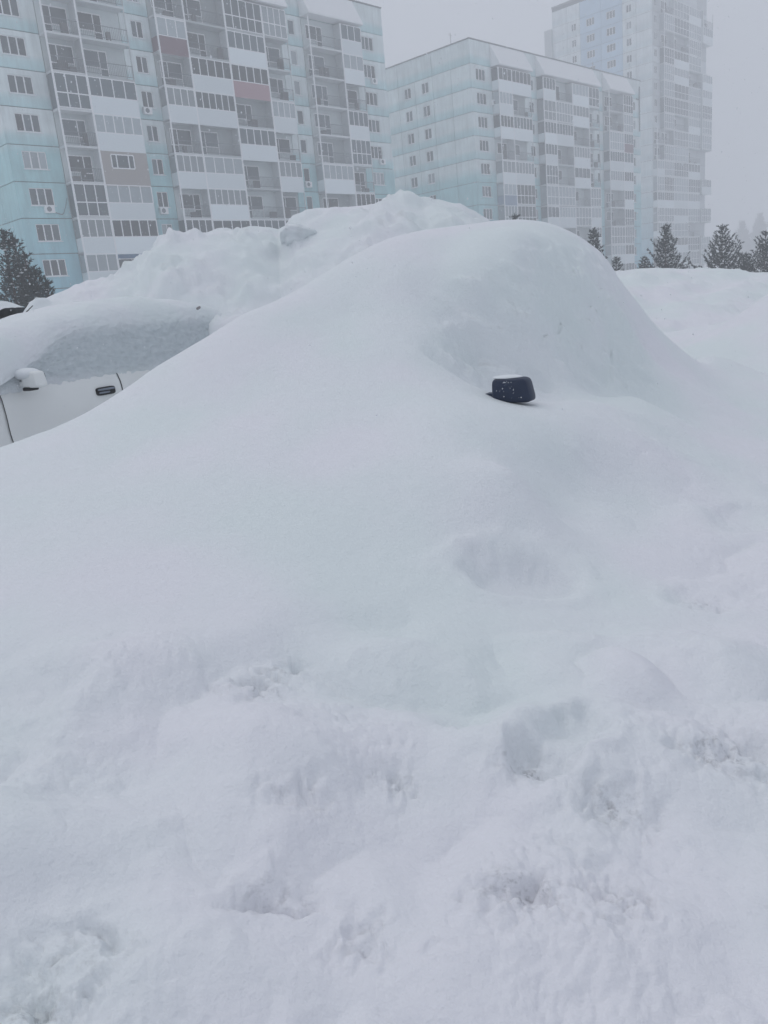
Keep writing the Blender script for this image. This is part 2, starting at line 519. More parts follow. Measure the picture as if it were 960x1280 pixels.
CREV = [(atz(px, py, z), ra) for px, py, z, ra in [
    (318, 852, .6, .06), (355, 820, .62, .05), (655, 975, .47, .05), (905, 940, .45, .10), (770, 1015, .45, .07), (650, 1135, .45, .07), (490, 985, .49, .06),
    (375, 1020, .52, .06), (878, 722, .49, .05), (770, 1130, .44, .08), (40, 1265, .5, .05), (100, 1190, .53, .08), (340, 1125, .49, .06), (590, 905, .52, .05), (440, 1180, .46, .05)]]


SPECK_K = [.9, .6, .9, .7, .5, .8, .3, .3, .6, .35, .6, .25, .4, .3, .2]


def ground_h(x, y):
    r = np.hypot(x, y)
    h = tps(x, y)
    far = sstep(10.5, 14.5, r)
    h = h * (1 - far) + far * (0.45 + 0.25 * fbm(x, y, 9.0, 3, 5))
    # trodden snow near the photographer, wind-smoothed drift further off
    s = y - 0.16 * x + 0.10 * fbm(x, y, .9, 2, 71)
    rough = 1 - sstep(1.85, 2.35, s)
    rough = np.maximum(rough, 0.65 * sstep(0.75, 1.5, x + .1 * fbm(x, y, .6, 2, 77)) * (1 - sstep(3.2, 4.4, y)))
    soft = 0.055 * fbm(x, y, 0.8, 2, 11, .45) + 0.115 * (np.abs(fbm(x + .06 * fbm(x, y, .3, 2, 3), y * 1.1, 0.50, 2, 14, .38)) - .25)
    lum = 0.012 * fbm(x, y, 0.28, 4, 23, 0.45)
    rid = fbm(x * 1.0 + .15 * y, y * 1.3, 0.34, 4, 31, 0.5, True)
    cl = 0.008 * np.clip(rid - 0.25, 0, 2)
    patch = sstep(-0.05, 0.45, fbm(x, y, 0.55, 2, 47))
    crumb = 0.010 * patch * np.abs(fbm(x, y, 0.055, 3, 53))
    crumb = crumb + 0.012 * sstep(.1, .5, fbm(x, y, .5, 2, 49)) * np.clip(fbm(x, y, .09, 2, 57), 0, 1)
    h = h + rough * (soft + lum - cl + crumb)
    near = (r < 4.6) & (np.abs(np.arctan2(x, y)) < 1.2)
    xn, yn = x[near], y[near]
    wx = xn + 0.028 * fbm(xn, yn, .13, 3, 61)
    wy = yn + 0.028 * fbm(xn, yn, .13, 3, 67)
    add = np.zeros_like(xn)
    for c, ang, ln, wd, dp in FEET:
        add += footprint(wx, wy, c, ang, ln, wd, dp * (.8 if ln > .16 and dp > .06 else .32))
    rg_ = np.clip(fbm(xn + .6 * wx, yn + .6 * wy, .16, 3, 131, .5, True) - .75, 0, 1)
    clod = .030 * np.clip(fbm(xn, yn, .06, 3, 141, .55), -.15, 1)
    for c, ra in CREV:
        msk = np.exp(-(((wx - c[0]) / (ra * 1.5)) ** 2 + ((wy - c[1]) / ra) ** 2))
        add -= 0.032 * msk * rg_
        add += 0.25 * msk * clod
    h[near] = h[near] + add
    h = h + (1 - rough) * (0.010 * fbm(x, y, 1.2, 2, 81) + 0.0016 * fbm(x, y, .12, 3, 83)) * (1 - far)
    h = h + .035 * sstep(1.2, 2.6, x) * sstep(3.0, 4.5, y) * (1 - far) * fbm(x, y, .9, 3, 151, .5)
    # snow stuck to the near side windows of the buried car: a rougher, scaled surface
    nb = (r > 3.6) & (r < 7.0) & (np.abs(np.arctan2(x, y)) < .8)
    xn, yn = x[nb], y[nb]
    e = .04
    h0 = tps(xn, yn)
    slope = np.hypot(tps(xn + e, yn) - h0, tps(xn, yn + e) - h0) / e
    q = np.stack([xn - MIRROR[0], yn - MIRROR[1]], -1)
    L, S = q @ U, q @ NL
    win = sstep(.35, .05, L) * sstep(-2.3, -1.9, L) * sstep(.9, 1.6, slope) * sstep(-1.1, -.8, S)
    h[nb] = h[nb] + win * 0.055 * fbm(L * 1.1, h0 * 1.2 + S * .5, 0.14, 4, 91, .45)
    # crease where the bonnet snow meets the windscreen pillar
    a2, b2 = at(545, 456, 4.3)[:2], at(612, 487, 4.2)[:2]
    dv = b2 - a2
    tt = np.clip(((xn - a2[0]) * dv[0] + (yn - a2[1]) * dv[1]) / (dv @ dv), 0, 1)
    sd = ((xn - a2[0]) * dv[1] - (yn - a2[1]) * dv[0]) / np.hypot(*dv)
    dd = np.hypot(xn - a2[0] - tt * dv[0], yn - a2[1] - tt * dv[1])
    h[nb] += np.where(dd < .4, -.045 * np.exp(-(dd / .05) ** 2) + .02 * np.exp(-((sd - .09) / .06) ** 2) * np.exp(-(dd / .16) ** 2), 0)
    return h


az = np.concatenate([np.radians(np.linspace(-180, -44, 46)[:-1]), np.radians(np.linspace(-44, 44, 861)), np.radians(np.linspace(44, 180, 46)[1:])])
rr = [0.30]
while rr[-1] < 330:
    r0 = rr[-1]
    st = 0.0052 if r0 < 3.7 else (0.0026 if r0 < 6.3 else (0.008 if r0 < 13 else 0.12))
    rr.append(r0 * (1 + st))
rr = np.array(rr)
AZ, RR = np.meshgrid(az, rr)
GX, GY = RR * np.sin(AZ), RR * np.cos(AZ)
GZ = ground_h(GX, GY)
nr, na = GX.shape
idx = np.arange(nr * na).reshape(nr, na)
Q = np.stack([idx[:-1, :-1], idx[:-1, 1:], idx[1:, 1:], idx[1:, :-1]], -1)
cx_, cy_ = GX[:-1, :-1], GY[:-1, :-1]
# the drift over the buried car, its edge taken in the car's own frame
qq = np.stack([cx_ - MIRROR[0], cy_ - MIRROR[1]], -1)
Lc, Sc = qq @ U, qq @ NL
edge_n = 0.12 * fbm(cx_, cy_, 0.8, 2, 99)
drift = (Lc < 1.75 + edge_n) & (Lc > -3.0 + edge_n) & (Sc < 0.42 + edge_n) & (Sc > -2.6 + edge_n) & (np.hypot(cx_, cy_) < 8.5)
V = np.stack([GX.ravel(), GY.ravel(), GZ.ravel()], -1)


SPECKS = np.zeros(len(V))  # weight of the dark flecks, fading out around each crevice point
for (c, ra), k in zip(CREV, SPECK_K):
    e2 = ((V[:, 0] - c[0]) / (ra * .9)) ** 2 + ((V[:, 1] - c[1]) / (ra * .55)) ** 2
    SPECKS += .7 * k * np.exp(-e2)


def split(name, mask, mat):
    q = Q[mask]
    used, inv = np.unique(q.ravel(), return_inverse=True)
    me = np_mesh(name, V[used], inv.reshape(-1, 4), mat)
    me.attributes.new('dirt', 'FLOAT', 'POINT').data.foreach_set('value', np.ascontiguousarray(SPECKS[used], dtype=np.float32))
    return link(name, me)


# centre disc under the photographer is closed by the first ring being tiny
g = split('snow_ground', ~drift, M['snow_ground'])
tag(g, 'trodden lumpy snow covering the ground in the foreground', kind='structure')
o = split('snow_drift', drift, M['snow_drift'])
tag(o, 'smooth deep snow drift burying the car with the dark mirror', 'snow drift')


# ------------------------------------------------------------------ ploughed snow banks
def bank(name, crest, front, back, base, label, lump, seed, n_along=420, n_cross=150, mat='snow_bank', fexp=1.15, run=.07):
    crest = np.array(crest)
    s = np.r_[0, np.cumsum(np.hypot(np.diff(crest[:, 0]), np.diff(crest[:, 1])))]
    tt = np.linspace(0, s[-1], n_along)
    cx, cy, cz = (np.interp(tt, s, crest[:, k]) for k in range(3))
    ch = crest[-1] - crest[0]
    ln = math.hypot(ch[0], ch[1])
    nx, ny = np.full(n_along, ch[1] / ln), np.full(n_along, -ch[0] / ln)     # towards the camera
    uu = np.linspace(-1, 1, n_cross)
    off = np.where(uu > 0, uu * front, uu * back)
    X = cx[:, None] + nx[:, None] * off[None]
    Y = cy[:, None] + ny[:, None] * off[None]
    prof = np.where(uu > 0, (1 - np.abs(uu) ** fexp) * 0.88 + 0.12 * np.sqrt(np.clip(1 - uu ** 2, 0, 1)), 1 - (-uu) ** 1.6)
    prof = prof[None]
    ends = sstep(0, run, tt / s[-1]) * sstep(1, .93, tt / s[-1])              # both ends run out under the ground
    Z = base + (cz[:, None] - base) * prof * ends[:, None]
    amp = lump * sstep(0.0, 0.25, prof) * (0.25 + 0.75 * sstep(0.0, 0.10, np.abs(uu))[None])
    big = fbm(X, Y, 1.3, 3, seed, .45)
    lumps = fbm(X + Z * .7, Y * .8 + Z * .6, .5, 3, seed + 5, 0.5)
    lumps = np.where(lumps > 0, lumps, lumps * .45)
    small = np.clip(fbm(X + Z * .4, Y + Z * .9, .16, 2, seed + 9), -.1, 1) * sstep(-.1, .4, fbm(X, Y, .9, 2, seed + 13))
    Z = Z + amp * (0.11 * big + 0.10 * lumps + .06 * small)
    n1, n2 = X.shape
    ii = np.arange(n1 * n2).reshape(n1, n2)
    q = np.stack([ii[:-1, :-1], ii[:-1, 1:], ii[1:, 1:], ii[1:, :-1]], -1).reshape(-1, 4)
    ob = link(name, np_mesh(name, np.stack([X, Y, Z], -1).reshape(-1, 3), q, M[mat]))
    return tag(ob, label, 'snow bank')


crest = [at(px, py, d) for px, py, d in [
    (-90, 465, 9.6), (0, 417, 9.8), (30, 394, 10.0), (52, 374, 10.2), (72, 365, 10.4), (110, 351, 10.5), (150, 342, 10.5), (180, 337, 10.4), (190, 322, 10.2), (203, 305, 10.0),
    (222, 299, 10), (250, 293, 10), (290, 287, 10), (312, 282, 10), (330, 284, 10), (348, 286, 10), (357, 279, 9.9), (366, 268, 9.8), (382, 262, 9.7), (410, 262, 9.7), (440, 258, 9.7),
    (470, 254, 9.6), (488, 249, 9.6), (500, 247, 9.6), (510, 251, 9.6), (520, 254, 9.6), (533, 248, 9.6), (548, 249, 9.6), (570, 256, 9.7), (590, 265, 9.8), (605, 276, 9.9),
    (640, 325, 9.9), (670, 400, 10.0), (705, 490, 10.0)]]
bank('snow_bank', crest, 3.0, 3.2, 0.25, 'tall lumpy ploughed snow bank behind the buried car', 1.15, 201, fexp=1.45)
crest = [at(px, py, d) for px, py, d in [
    (600, 350, 16), (700, 343, 16), (740, 340, 16), (765, 338, 16), (800, 335, 16), (850, 334, 16), (900, 336, 16), (960, 340, 16), (1040, 345, 16), (1180, 352, 16)]]
bank('snow_bank', crest, 6.0, 4.5, 0.0, 'low smooth snow bank in front of the row of pines at right', 0.8, 301, 260, 110, 'snow')

def clump(px, py, d, rx, ry, rz, seed, label, rot=0.0):
    """a broken-off block of packed snow lying on the bank"""
    n1, n2 = 28, 40
    th = np.linspace(0.02, np.pi - 0.02, n1)[:, None]
    ph = np.linspace(0, 2 * np.pi, n2, endpoint=False)[None]
    e = 0.75
    sg = lambda a: np.sign(a) * np.abs(a) ** e
    x, y, z = sg(np.sin(th)) * sg(np.cos(ph)), sg(np.sin(th)) * sg(np.sin(ph)), sg(np.cos(th)) * np.ones_like(ph)
    k = 1 + 0.16 * fbm(x * 1.3 + seed, y * 1.3 + z * 1.1, .9, 4, seed)
    x, y, z = x * rx * k, y * ry * k, z * rz * k
    ca, sa = math.cos(rot), math.sin(rot)
    x, z = x * ca - z * sa, x * sa + z * ca
    ii = np.arange(n1 * n2).reshape(n1, n2)
    q = np.stack([ii[:-1], np.roll(ii, -1, 1)[:-1], np.roll(ii, -1, 1)[1:], ii[1:]], -1).reshape(-1, 4)
    ob = link('snow_block', np_mesh('snow_block', np.stack([x, y, z], -1).reshape(-1, 3), q[:, ::-1], M['snow_bank']))
    ob.location = at(px, py, d)
    return tag(ob, label, 'snow block', 'loose snow blocks on the bank')


clump(374, 297, 9.35, .20, .30, .13, 3, 'large overhanging snow block on the face of the tall bank', -.2)
clump(214, 311, 9.8, .16, .2, .10, 5, 'rounded snow block at the left shoulder of the tall bank', .3)
d_ = clump(248, 385, 7.9, .022, .02, .012, 8, 'small dirty ice lump low on the bank beside the white car', .5)
d_.data.materials[0] = M['dirty_ice']

# ------------------------------------------------------------------ cars
def superbox(name, rx, ry, rz, e, mat, n1=14, n2=24, shear=0.0):
    th = np.linspace(0.001, np.pi - 0.001, n1)[:, None]
    ph = np.linspace(0, 2 * np.pi, n2, endpoint=False)[None]
    sg = lambda a: np.sign(a) * np.abs(a) ** e
    x, y, z = sg(np.sin(th)) * sg(np.cos(ph)) * rx, sg(np.sin(th)) * sg(np.sin(ph)) * ry, sg(np.cos(th)) * np.ones_like(ph) * rz
    y = y + shear * z * np.where(y * np.sign(shear or 1) < 0, 1, -0.12) * (.5 if shear else 0)
    ii = np.arange(n1 * n2).reshape(n1, n2)
    q = np.stack([ii[:-1], ii[1:], np.roll(ii, -1, 1)[1:], np.roll(ii, -1, 1)[:-1]], -1).reshape(-1, 4)
    return np_mesh(name, np.stack([x, y, z], -1).reshape(-1, 3), q, mat)


def half_w(x, z):
    h = np.interp(z, [.15, .3, .45, .52, .56, .8, .95, 1.04], [.76, .83, .862, .874, .866, .868, .85, .805])
    return h * (1 - 0.16 * sstep(1.2, 2.2, np.abs(x)) - 0.06 * sstep(0.2, 1.6, np.abs(x)))


def deck(x):
    return np.interp(x, [-2.2, -2.1, -1.8, -1.5, .9, 1.1, 1.8, 2.05, 2.2], [.62, .88, 1.0, 1.04, 1.04, .98, .84, .72, .55])


def car(name, loc, rz, paint, label, mirror_mat, cat='car'):
    root = tag(empty(name, loc, rz), label, cat)
    xs = np.linspace(-2.18, 2.18, 60)
    V_, F_ = [], []
    k = 13
    for x in xs:
        zt = float(deck(x))
        zl = np.linspace(.2, zt - .03, k - 3)
        sec = [(0, .2)] + [(float(half_w(x, zz)), float(zz)) for zz in zl] + [(float(half_w(x, zt)) * .93, zt), (0, zt + .02)]
        full = sec + [(-a, b) for a, b in sec[::-1][1:-1]]
        V_ += [(x, a, b) for a, b in full]
    n = len(full)
    for i in range(len(xs) - 1):
        for j in range(n):
            F_.append((i * n + j, i * n + (j + 1) % n, (i + 1) * n + (j + 1) % n, (i + 1) * n + j))
    F_.append(tuple(range(n)))
    F_.append(tuple((len(xs) - 1) * n + j for j in range(n))[::-1])
    link('body', mesh('body', V_, F_, paint, True), root)

    # roof and pillars
    R = []
    rx_, ry_ = np.linspace(-1.25, .25, 12), np.linspace(-.62, .62, 9)
    V_, F_ = [], []
    for zo in (0.0, -.05):
        for x in rx_:
            for y in ry_:
                V_.append((x, y, 1.49 - .05 * (y / .62) ** 2 - .04 * ((x + .5) / .75) ** 2 + zo))
    nn = len(ry_)
    for i in range(len(rx_) - 1):
        for j in range(nn - 1):
            a = i * nn + j
            F_.append((a, a + 1, a + nn + 1, a + nn))
            b = a + len(rx_) * nn
            F_.append((b, b + nn, b + nn + 1, b + 1))
    link('roof', mesh('roof', V_, F_, paint, True), root)

    def strut(p, q, wd):
        p, q = Vector(p), Vector(q)
        d = (q - p).normalized()
        s1 = Vector((1, 0, 0)) if abs(d.x) < .9 else Vector((0, 1, 0))
        s1 = (s1 - d * s1.dot(d)).normalized() * wd
        s2 = d.cross(s1).normalized() * .025
        v = [c + a * s1 + b * s2 for c in (p, q) for a, b in ((-1, -1), (1, -1), (1, 1), (-1, 1))]
        return mesh('pillar', v, BOXF, paint)
    for s in (-1, 1):
        for (b0, t0, wd) in (((1.0, .80 * s, 1.03), (.24, .62 * s, 1.42), .035), ((-.24, .80 * s, 1.03), (-.3, .625 * s, 1.43), .035),
                             ((-1.62, .78 * s, 1.03), (-1.22, .61 * s, 1.42), .06)):
            link('pillar', strut(b0, t0, wd), root)
        # side glass, one pane for each door
        for x0, x1, t0, t1 in ((.93, -.22, .22, -.28), (-.27, -1.55, -.32, -1.2)):
            v = [(x0, .79 * s, 1.04), (x1, .79 * s, 1.04), (t1, .615 * s, 1.42), (t0, .615 * s, 1.42)]
            v2 = [(a, b - .012 * s, c) for a, b, c in v]
            link('side_window', mesh('side_window', v + v2, BOXF, M['car_glass']), root)
        # doors: skins standing 6 mm proud of the body, dark seal in the gaps
        for x0, x1 in ((-.23, .85), (-1.15, -.24)):
            gx, gz = np.linspace(x0 + .004, x1 - .004, 14), np.linspace(.30, 1.035, 16)
            v, f = [], []
            for zz in gz:
                for x in gx:
                    lean = -.05 * sstep(.75, .3, zz) if x1 > .5 else 0.0      # the leading edge leans back below the waist
                    xx = x + lean * (x - x0) / (x1 - x0)
                    v.append((xx, s * (float(half_w(xx, zz)) + .009), zz))
            for i in range(15):
                for j in range(13):
                    a = i * 14 + j
                    f.append((a, a + 1, a + 15, a + 14))
            dr = link('door', mesh('door', v, f, paint, True), root)
            hx = x0 + (.17 if x1 > .5 else .14)
            y_ = s * (float(half_w(hx, .88)) + .012)
            link('door_handle', superbox('door_handle', .095, .022, .034, .4, M['black']), dr, (hx, y_, .885))
            link('handle_bar', superbox('handle_bar', .088, .016, .009, .5, M['chrome']), dr, (hx, y_ + s * .016, .90))
            link('handle_bar', superbox('handle_bar', .055, .014, .008, .5, M['chrome']), dr, (hx + .025, y_ + s * .016, .875))
        for x0 in (.85, -.235, -1.155):
            gz = np.linspace(.30, 1.03, 16)
            v, f = [], []
            for zz in gz:
                lean = -.05 * float(sstep(.75, .3, zz)) if x0 > .5 else 0.0
                for dx in (-.0032, .0032):
                    v.append((x0 + lean + dx, s * (float(half_w(x0, zz)) + .012), zz))
            for i in range(15):
                f.append((2 * i, 2 * i + 1, 2 * i + 3, 2 * i + 2))
            link('door_seam', mesh('door_seam', v, f, M['black']), root)
        # mirror: shell, glass, foot
        mr_ = link('side_mirror', superbox('side_mirror', .05, .10, .062, .34, mirror_mat, shear=-.45 * s), root, (.65, s * .985, 1.0 + .07))
        link('mirror_glass', superbox('mirror_glass', .004, .08, .045, .3, M['car_glass']), mr_, (-.048, 0, 0))
        link('mirror_foot', boxes('mirror_foot', [(-.03, .03, -.17 if s > 0 else .09, -.09 if s > 0 else .17, -.05, -.015)], mirror_mat), mr_)
        if mirror_mat is not M['car_dark']:
            link('mirror_trim', superbox('mirror_trim', .045, .05, .014, .4, M['black']), mr_, (.01, -.045 * s, -.07))
        for x in (1.32, -1.28):
            th = np.linspace(0, 2 * np.pi, 24, endpoint=False)
            v, f = [], []
            for rad, yy in ((.2, .0), (.3, .0), (.32, .03), (.32, .17), (.3, .2), (.2, .2)):
                v += [(rad * math.cos(a), yy, rad * math.sin(a)) for a in th]
            for i in range(5):
                for j in range(24):
                    f.append((i * 24 + j, i * 24 + (j + 1) % 24, (i + 1) * 24 + (j + 1) % 24, (i + 1) * 24 + j))
            wh = link('wheel', mesh('wheel', v, f, M['black'], True), root, (x, .66 if s > 0 else -.86, .32))
            v = [(.2 * math.cos(a), yy, .2 * math.sin(a)) for yy in (.06, .16) for a in th]
            f = [tuple(range(24)), tuple(range(24, 48))] + [(j, (j + 1) % 24, 24 + (j + 1) % 24, 24 + j) for j in range(24)]
            link('rim', mesh('rim', v, f, M['metal']), wh)
    # windscreen and rear glass
    for x0, x1 in ((1.02, .26), (-1.66, -1.24)):
        v = [(x0, -.76, 1.04), (x0, .76, 1.04), (x1, .59, 1.42), (x1, -.59, 1.42)]
        v2 = [(a - .01 * np.sign(x0), b, c - .01) for a, b, c in v]
        link('windscreen' if x0 > 0 else 'rear_window', mesh('screen', v + v2, BOXF, M['car_glass']), root)
    return root


RZ = math.atan2(U[1], U[0])


def car_origin(mw, mz):
    p = mw[:2] - U * .65 - NL * .985
    return (p[0], p[1], mw[2] - 1.07 + mz)


WM = at(42, 474, 6.2)
white = car('parked_car', car_origin(WM, 0), RZ, M['car_white'], 'white car with snow-plastered side window beside the big drift', M['car_white'])
# the buried car: only the mirror shows, the body sits lower in the drift
buried = car('buried_car', car_origin(MIRROR, 0), RZ, M['car_blue'], 'car buried under the big drift with only a dark mirror showing', M['car_dark'])


for ch in buried.children:                            # the body sits deep under the drift; the near mirror sticks out
    if not (ch.name.startswith('side_mirror') and ch.location.y > 0):
        ch.location.z -= .42
        ch.location.y -= .10


def car_snow(name, root, label, line, ye_pts, zbot_pts, far_y, far_z, x0, x1, belt, win=(-1.75, 1.05), seed=3, side=1, crusted=True):
    """snow lying on a parked car: bonnet, roof, and the crust stuck to the near windows"""
    nx = 230
    xs = np.linspace(x0, x1, nx)
    ztop = np.interp(xs, *line)
    ker = np.hanning(31); ker /= ker.sum()
    sm = lambda a: np.convolve(np.pad(a, 15, 'edge'), ker, 'valid')
    ztop, ye, zb = sm(ztop), sm(np.interp(xs, *ye_pts)), sm(np.interp(xs, *zbot_pts))
    rows = []
    for v in np.linspace(0, 1, 50):                       # from the far side to where the edge starts to round
        y = far_y + (ye - .34 - far_y) * v
        fz = np.interp(xs, *far_z) if isinstance(far_z, tuple) else far_z
        z = fz + (ztop - fz) * sstep(0, .75, v)
        rows.append((y, z))
    for a in np.linspace(0, 1, 30)[1:]:                   # the rounded edge
        an = a * math.pi / 2
        rows.append((ye - .34 + .34 * math.sin(an), zb + (ztop - zb) * math.cos(an)))
    n_snow = len(rows)
    for b in (np.linspace(0, 1, 46)[1:] if crusted else [.02, .04, .06]):                   # crust down the window to the belt
        y = np.where(b < .8, ye + (.835 - ye) * b / .8, .835 - .006 * (b - .8) / .2)
        z = np.where(b < .8, zb + (belt - zb) * b / .8, belt - .10 * (b - .8) / .2)
        fade = sstep(win[1], win[1] - .15, xs) * sstep(win[0], win[0] + .15, xs)
        thick = (.028 * (1 - b) + .002 * b)
        rows.append((y + thick * fade - .05 * (1 - fade), z))
    Y = np.array([r[0] for r in rows]); Z = np.array([r[1] for r in rows])
    k2 = np.hanning(13); k2 /= k2.sum()
    for A_ in (Y, Z):
        pad = np.pad(A_, ((6, 6), (0, 0)), 'edge')
        A_[:] = sum(k2[i] * pad[i:i + len(A_)] for i in range(13))
    X = np.repeat(xs[None], len(rows), 0)
    kk = np.arange(len(rows))[:, None]
    crust = sstep(n_snow - 12, n_snow + 4, kk)
    Z = Z + (1 - crust) * 0.02 * fbm(X, Y, .5, 3, seed)
    Y = Y + crust * fade[None] * (0.010 * fbm(X, Z * 1.6, .075, 4, seed + 2, .6) + .006 * fbm(X, Z * 1.3, .022, 2, seed + 4)) - crust * .004
    n1, n2 = X.shape
    Y = Y * side
    ii = np.arange(n1 * n2).reshape(n1, n2)
    q = np.stack([ii[:-1, :-1], ii[:-1, 1:], ii[1:, 1:], ii[1:, :-1]], -1)
    me = np_mesh(name, np.stack([X, Y, Z], -1).reshape(-1, 3), q.reshape(-1, 4), M['crust'])
    at_ = me.attributes.new('thin', 'FLOAT', 'POINT')
    low_edge = sstep(len(rows) - 4, len(rows) - 12, kk)
    at_.data.foreach_set('value', np.ascontiguousarray((sstep(n_snow - 6, n_snow + 12, kk) * (.45 + .55 * low_edge) * fade[None]).astype(np.float32)).ravel())
    ob = link(name, me)
    ob.matrix_world = Matrix.Translation(root.location) @ Matrix.Rotation(root.rotation_euler[2], 4, 'Z')
    return tag(ob, label, 'snow cover')


car_snow('snow_cover', white, 'thick snow over the white car roof, bonnet and side window',
         ([-2.4, -1.9, -1.4, -.6, .2, .7, 1.1, 1.6, 2.4], [1.28, 1.47, 1.62, 1.66, 1.55, 1.46, 1.40, 1.24, 1.05]),
         ([-2.4, -1.5, .1, .55, .9, 2.4], [.80, .68, .66, .80, .92, .92]),
         ([-2.4, -1.5, .1, .6, .95, 2.4], [1.1, 1.44, 1.45, 1.16, 1.02, .95]), -1.15, ([-2.4, -.9, 0, .7, 1.4, 2.3], [1.6, 1.6, 1.3, 1.2, 1.1, .85]), -2.4, 2.3, 1.07)
# snow lodged on the white car's mirror and on the buried car's mirror
for root, lab in ((white, 'snow cap on the white car mirror'), (buried, 'thin snow layer on top of the dark mirror')):
    mw = Matrix.Translation(root.location) @ Matrix.Rotation(root.rotation_euler[2], 4, 'Z')
    big = root is white
    ob = link('snow_lump', superbox('snow_lump', .075 if big else .052, .14 if big else .080, .045 if big else .010, .95 if big else 1.0, M['snow'], 20, 36))
    ob.matrix_world = mw @ Matrix.Translation((.65, .91, 1.112) if big else (.64, .955, 1.132))
    tag(ob, lab, 'snow')
# flakes stuck to the dark shell
sv_, sf_ = [], []
for _ in range(26):
    a_, b_, r_ = rnd.uniform(-.07, .085), rnd.uniform(-.04, .05), rnd.choice((.002, .003, .003, .005))
    if rnd.random() < .35:
        a_, b_ = rnd.gauss(-.0, .02), rnd.gauss(.03, .012)
    k_ = len(sv_)
    sv_ += [(.051 + r_ * .5, a_, b_), (.048, a_ + r_, b_), (.048, a_, b_ + r_), (.048, a_ - r_, b_), (.048, a_, b_ - r_ * .8)]
    sf_ += [(k_, k_ + 1, k_ + 2), (k_, k_ + 2, k_ + 3), (k_, k_ + 3, k_ + 4), (k_, k_ + 4, k_ + 1)]
near_mirror = [c for c in buried.children if c.name.startswith('side_mirror') and c.location.y > 0][0]
tag(link('stuck_flakes', mesh('stuck_flakes', sv_, sf_, M['tree_snow']), near_mirror), kind='stuff')

# third car, beyond the bank at the far left
bc = at(-3, 400, 12.2)
dark = car('parked_car', (bc[0], bc[1], .32), math.radians(-12), M['car_blue'], 'dark blue car with snowy roof cut off by the left edge', M['car_blue'])
car_snow('snow_cover', dark, 'snow heaped on the roof of the dark blue car',
         ([-1.6, -1.2, .0, .3, .5], [1.45, 1.68, 1.72, 1.66, 1.5]),
         ([-2.3, 2.3], [.66, .66]), ([-1.6, -1.3, .1, .5], [1.3, 1.44, 1.44, 1.38]), -.66, 1.44, -1.6, .42, 1.42, win=(-9, -8), seed=21, side=-1, crusted=False)


def tube(name, p0, p1, r0, r1, mat, n=6):
    p0, p1 = Vector(p0), Vector(p1)
    d = (p1 - p0).normalized()
    a = d.orthogonal().normalized(); b = d.cross(a)
    v = [c + (a * math.cos(t) + b * math.sin(t)) * r for c, r in ((p0, r0), (p1, r1)) for t in [2 * math.pi * k / n for k in range(n)]]
    f = [(k, (k + 1) % n, n + (k + 1) % n, n + k) for k in range(n)] + [tuple(range(n))[::-1], tuple(range(n, 2 * n))]
    return mesh(name, v, f, mat)


tw = link('twig', tube('twig', at(32, 391, 8.4), at(41, 382, 8.4), .006, .004, M['twig']))
tag(tw, 'thin dry twig sticking out of the snow at left', 'twig')

# ------------------------------------------------------------------ apartment buildings
ANG = math.radians(44.36)
MC = {}


def cached(key, fn):
    if key not in MC:
        MC[key] = fn()
    return MC[key]


def r3(x): return round(x, 3)


def panel(parent, w, h, mat, loc, rz=0.0, hole=None, name='panel'):
    g_ = .035
    key = ('panel', r3(w), r3(h), hole, mat.name)

    def build():
        if hole is None:
            bl = [(g_, w - g_, 0, .2, g_, h - g_)]
        else:
            a, b, c, d = hole
            bl = [(g_, a, 0, .2, g_, h - g_), (b, w - g_, 0, .2, g_, h - g_), (a, b, 0, .2, g_, c), (a, b, 0, .2, d, h - g_)]
        return boxes('panel', bl, mat)
    return link(name, cached(key, build), parent, loc, rz)


def window(parent, w, h, n, loc, rz=0.0, sill=True):
    """frame with n lights; its panes and sill are pieces of it"""
    def fr():
        b = .07
        bl = [(0, w, .07, .125, 0, b), (0, w, .07, .125, h - b, h), (0, b, .07, .125, b, h - b), (w - b, w, .07, .125, b, h - b)]
        for i in range(1, n):
            x = w * i / n
            bl.append((x - .05, x + .05, .066, .125, b, h - b))
        return boxes('window', bl, M['white_frame'])
    o = link('window', cached(('win', r3(w), r3(h), n), fr), parent, loc, rz)
    mt = M['glass'] if rnd.random() < .8 else M['curtain']
    for i in range(n):
        pm = cached(('pane', r3(w), r3(h), n, mt.name), lambda: boxes('pane', [(0, w / n, .10, .118, .03, h - .03)], mt))
        link('pane', pm, o, (w * i / n, 0, 0))
    if sill:
        link('sill', cached(('sill', r3(w)), lambda: boxes('sill', [(-.08, w + .08, -.10, .09, -.07, -.005)], M['roofing'])), o)
    return o


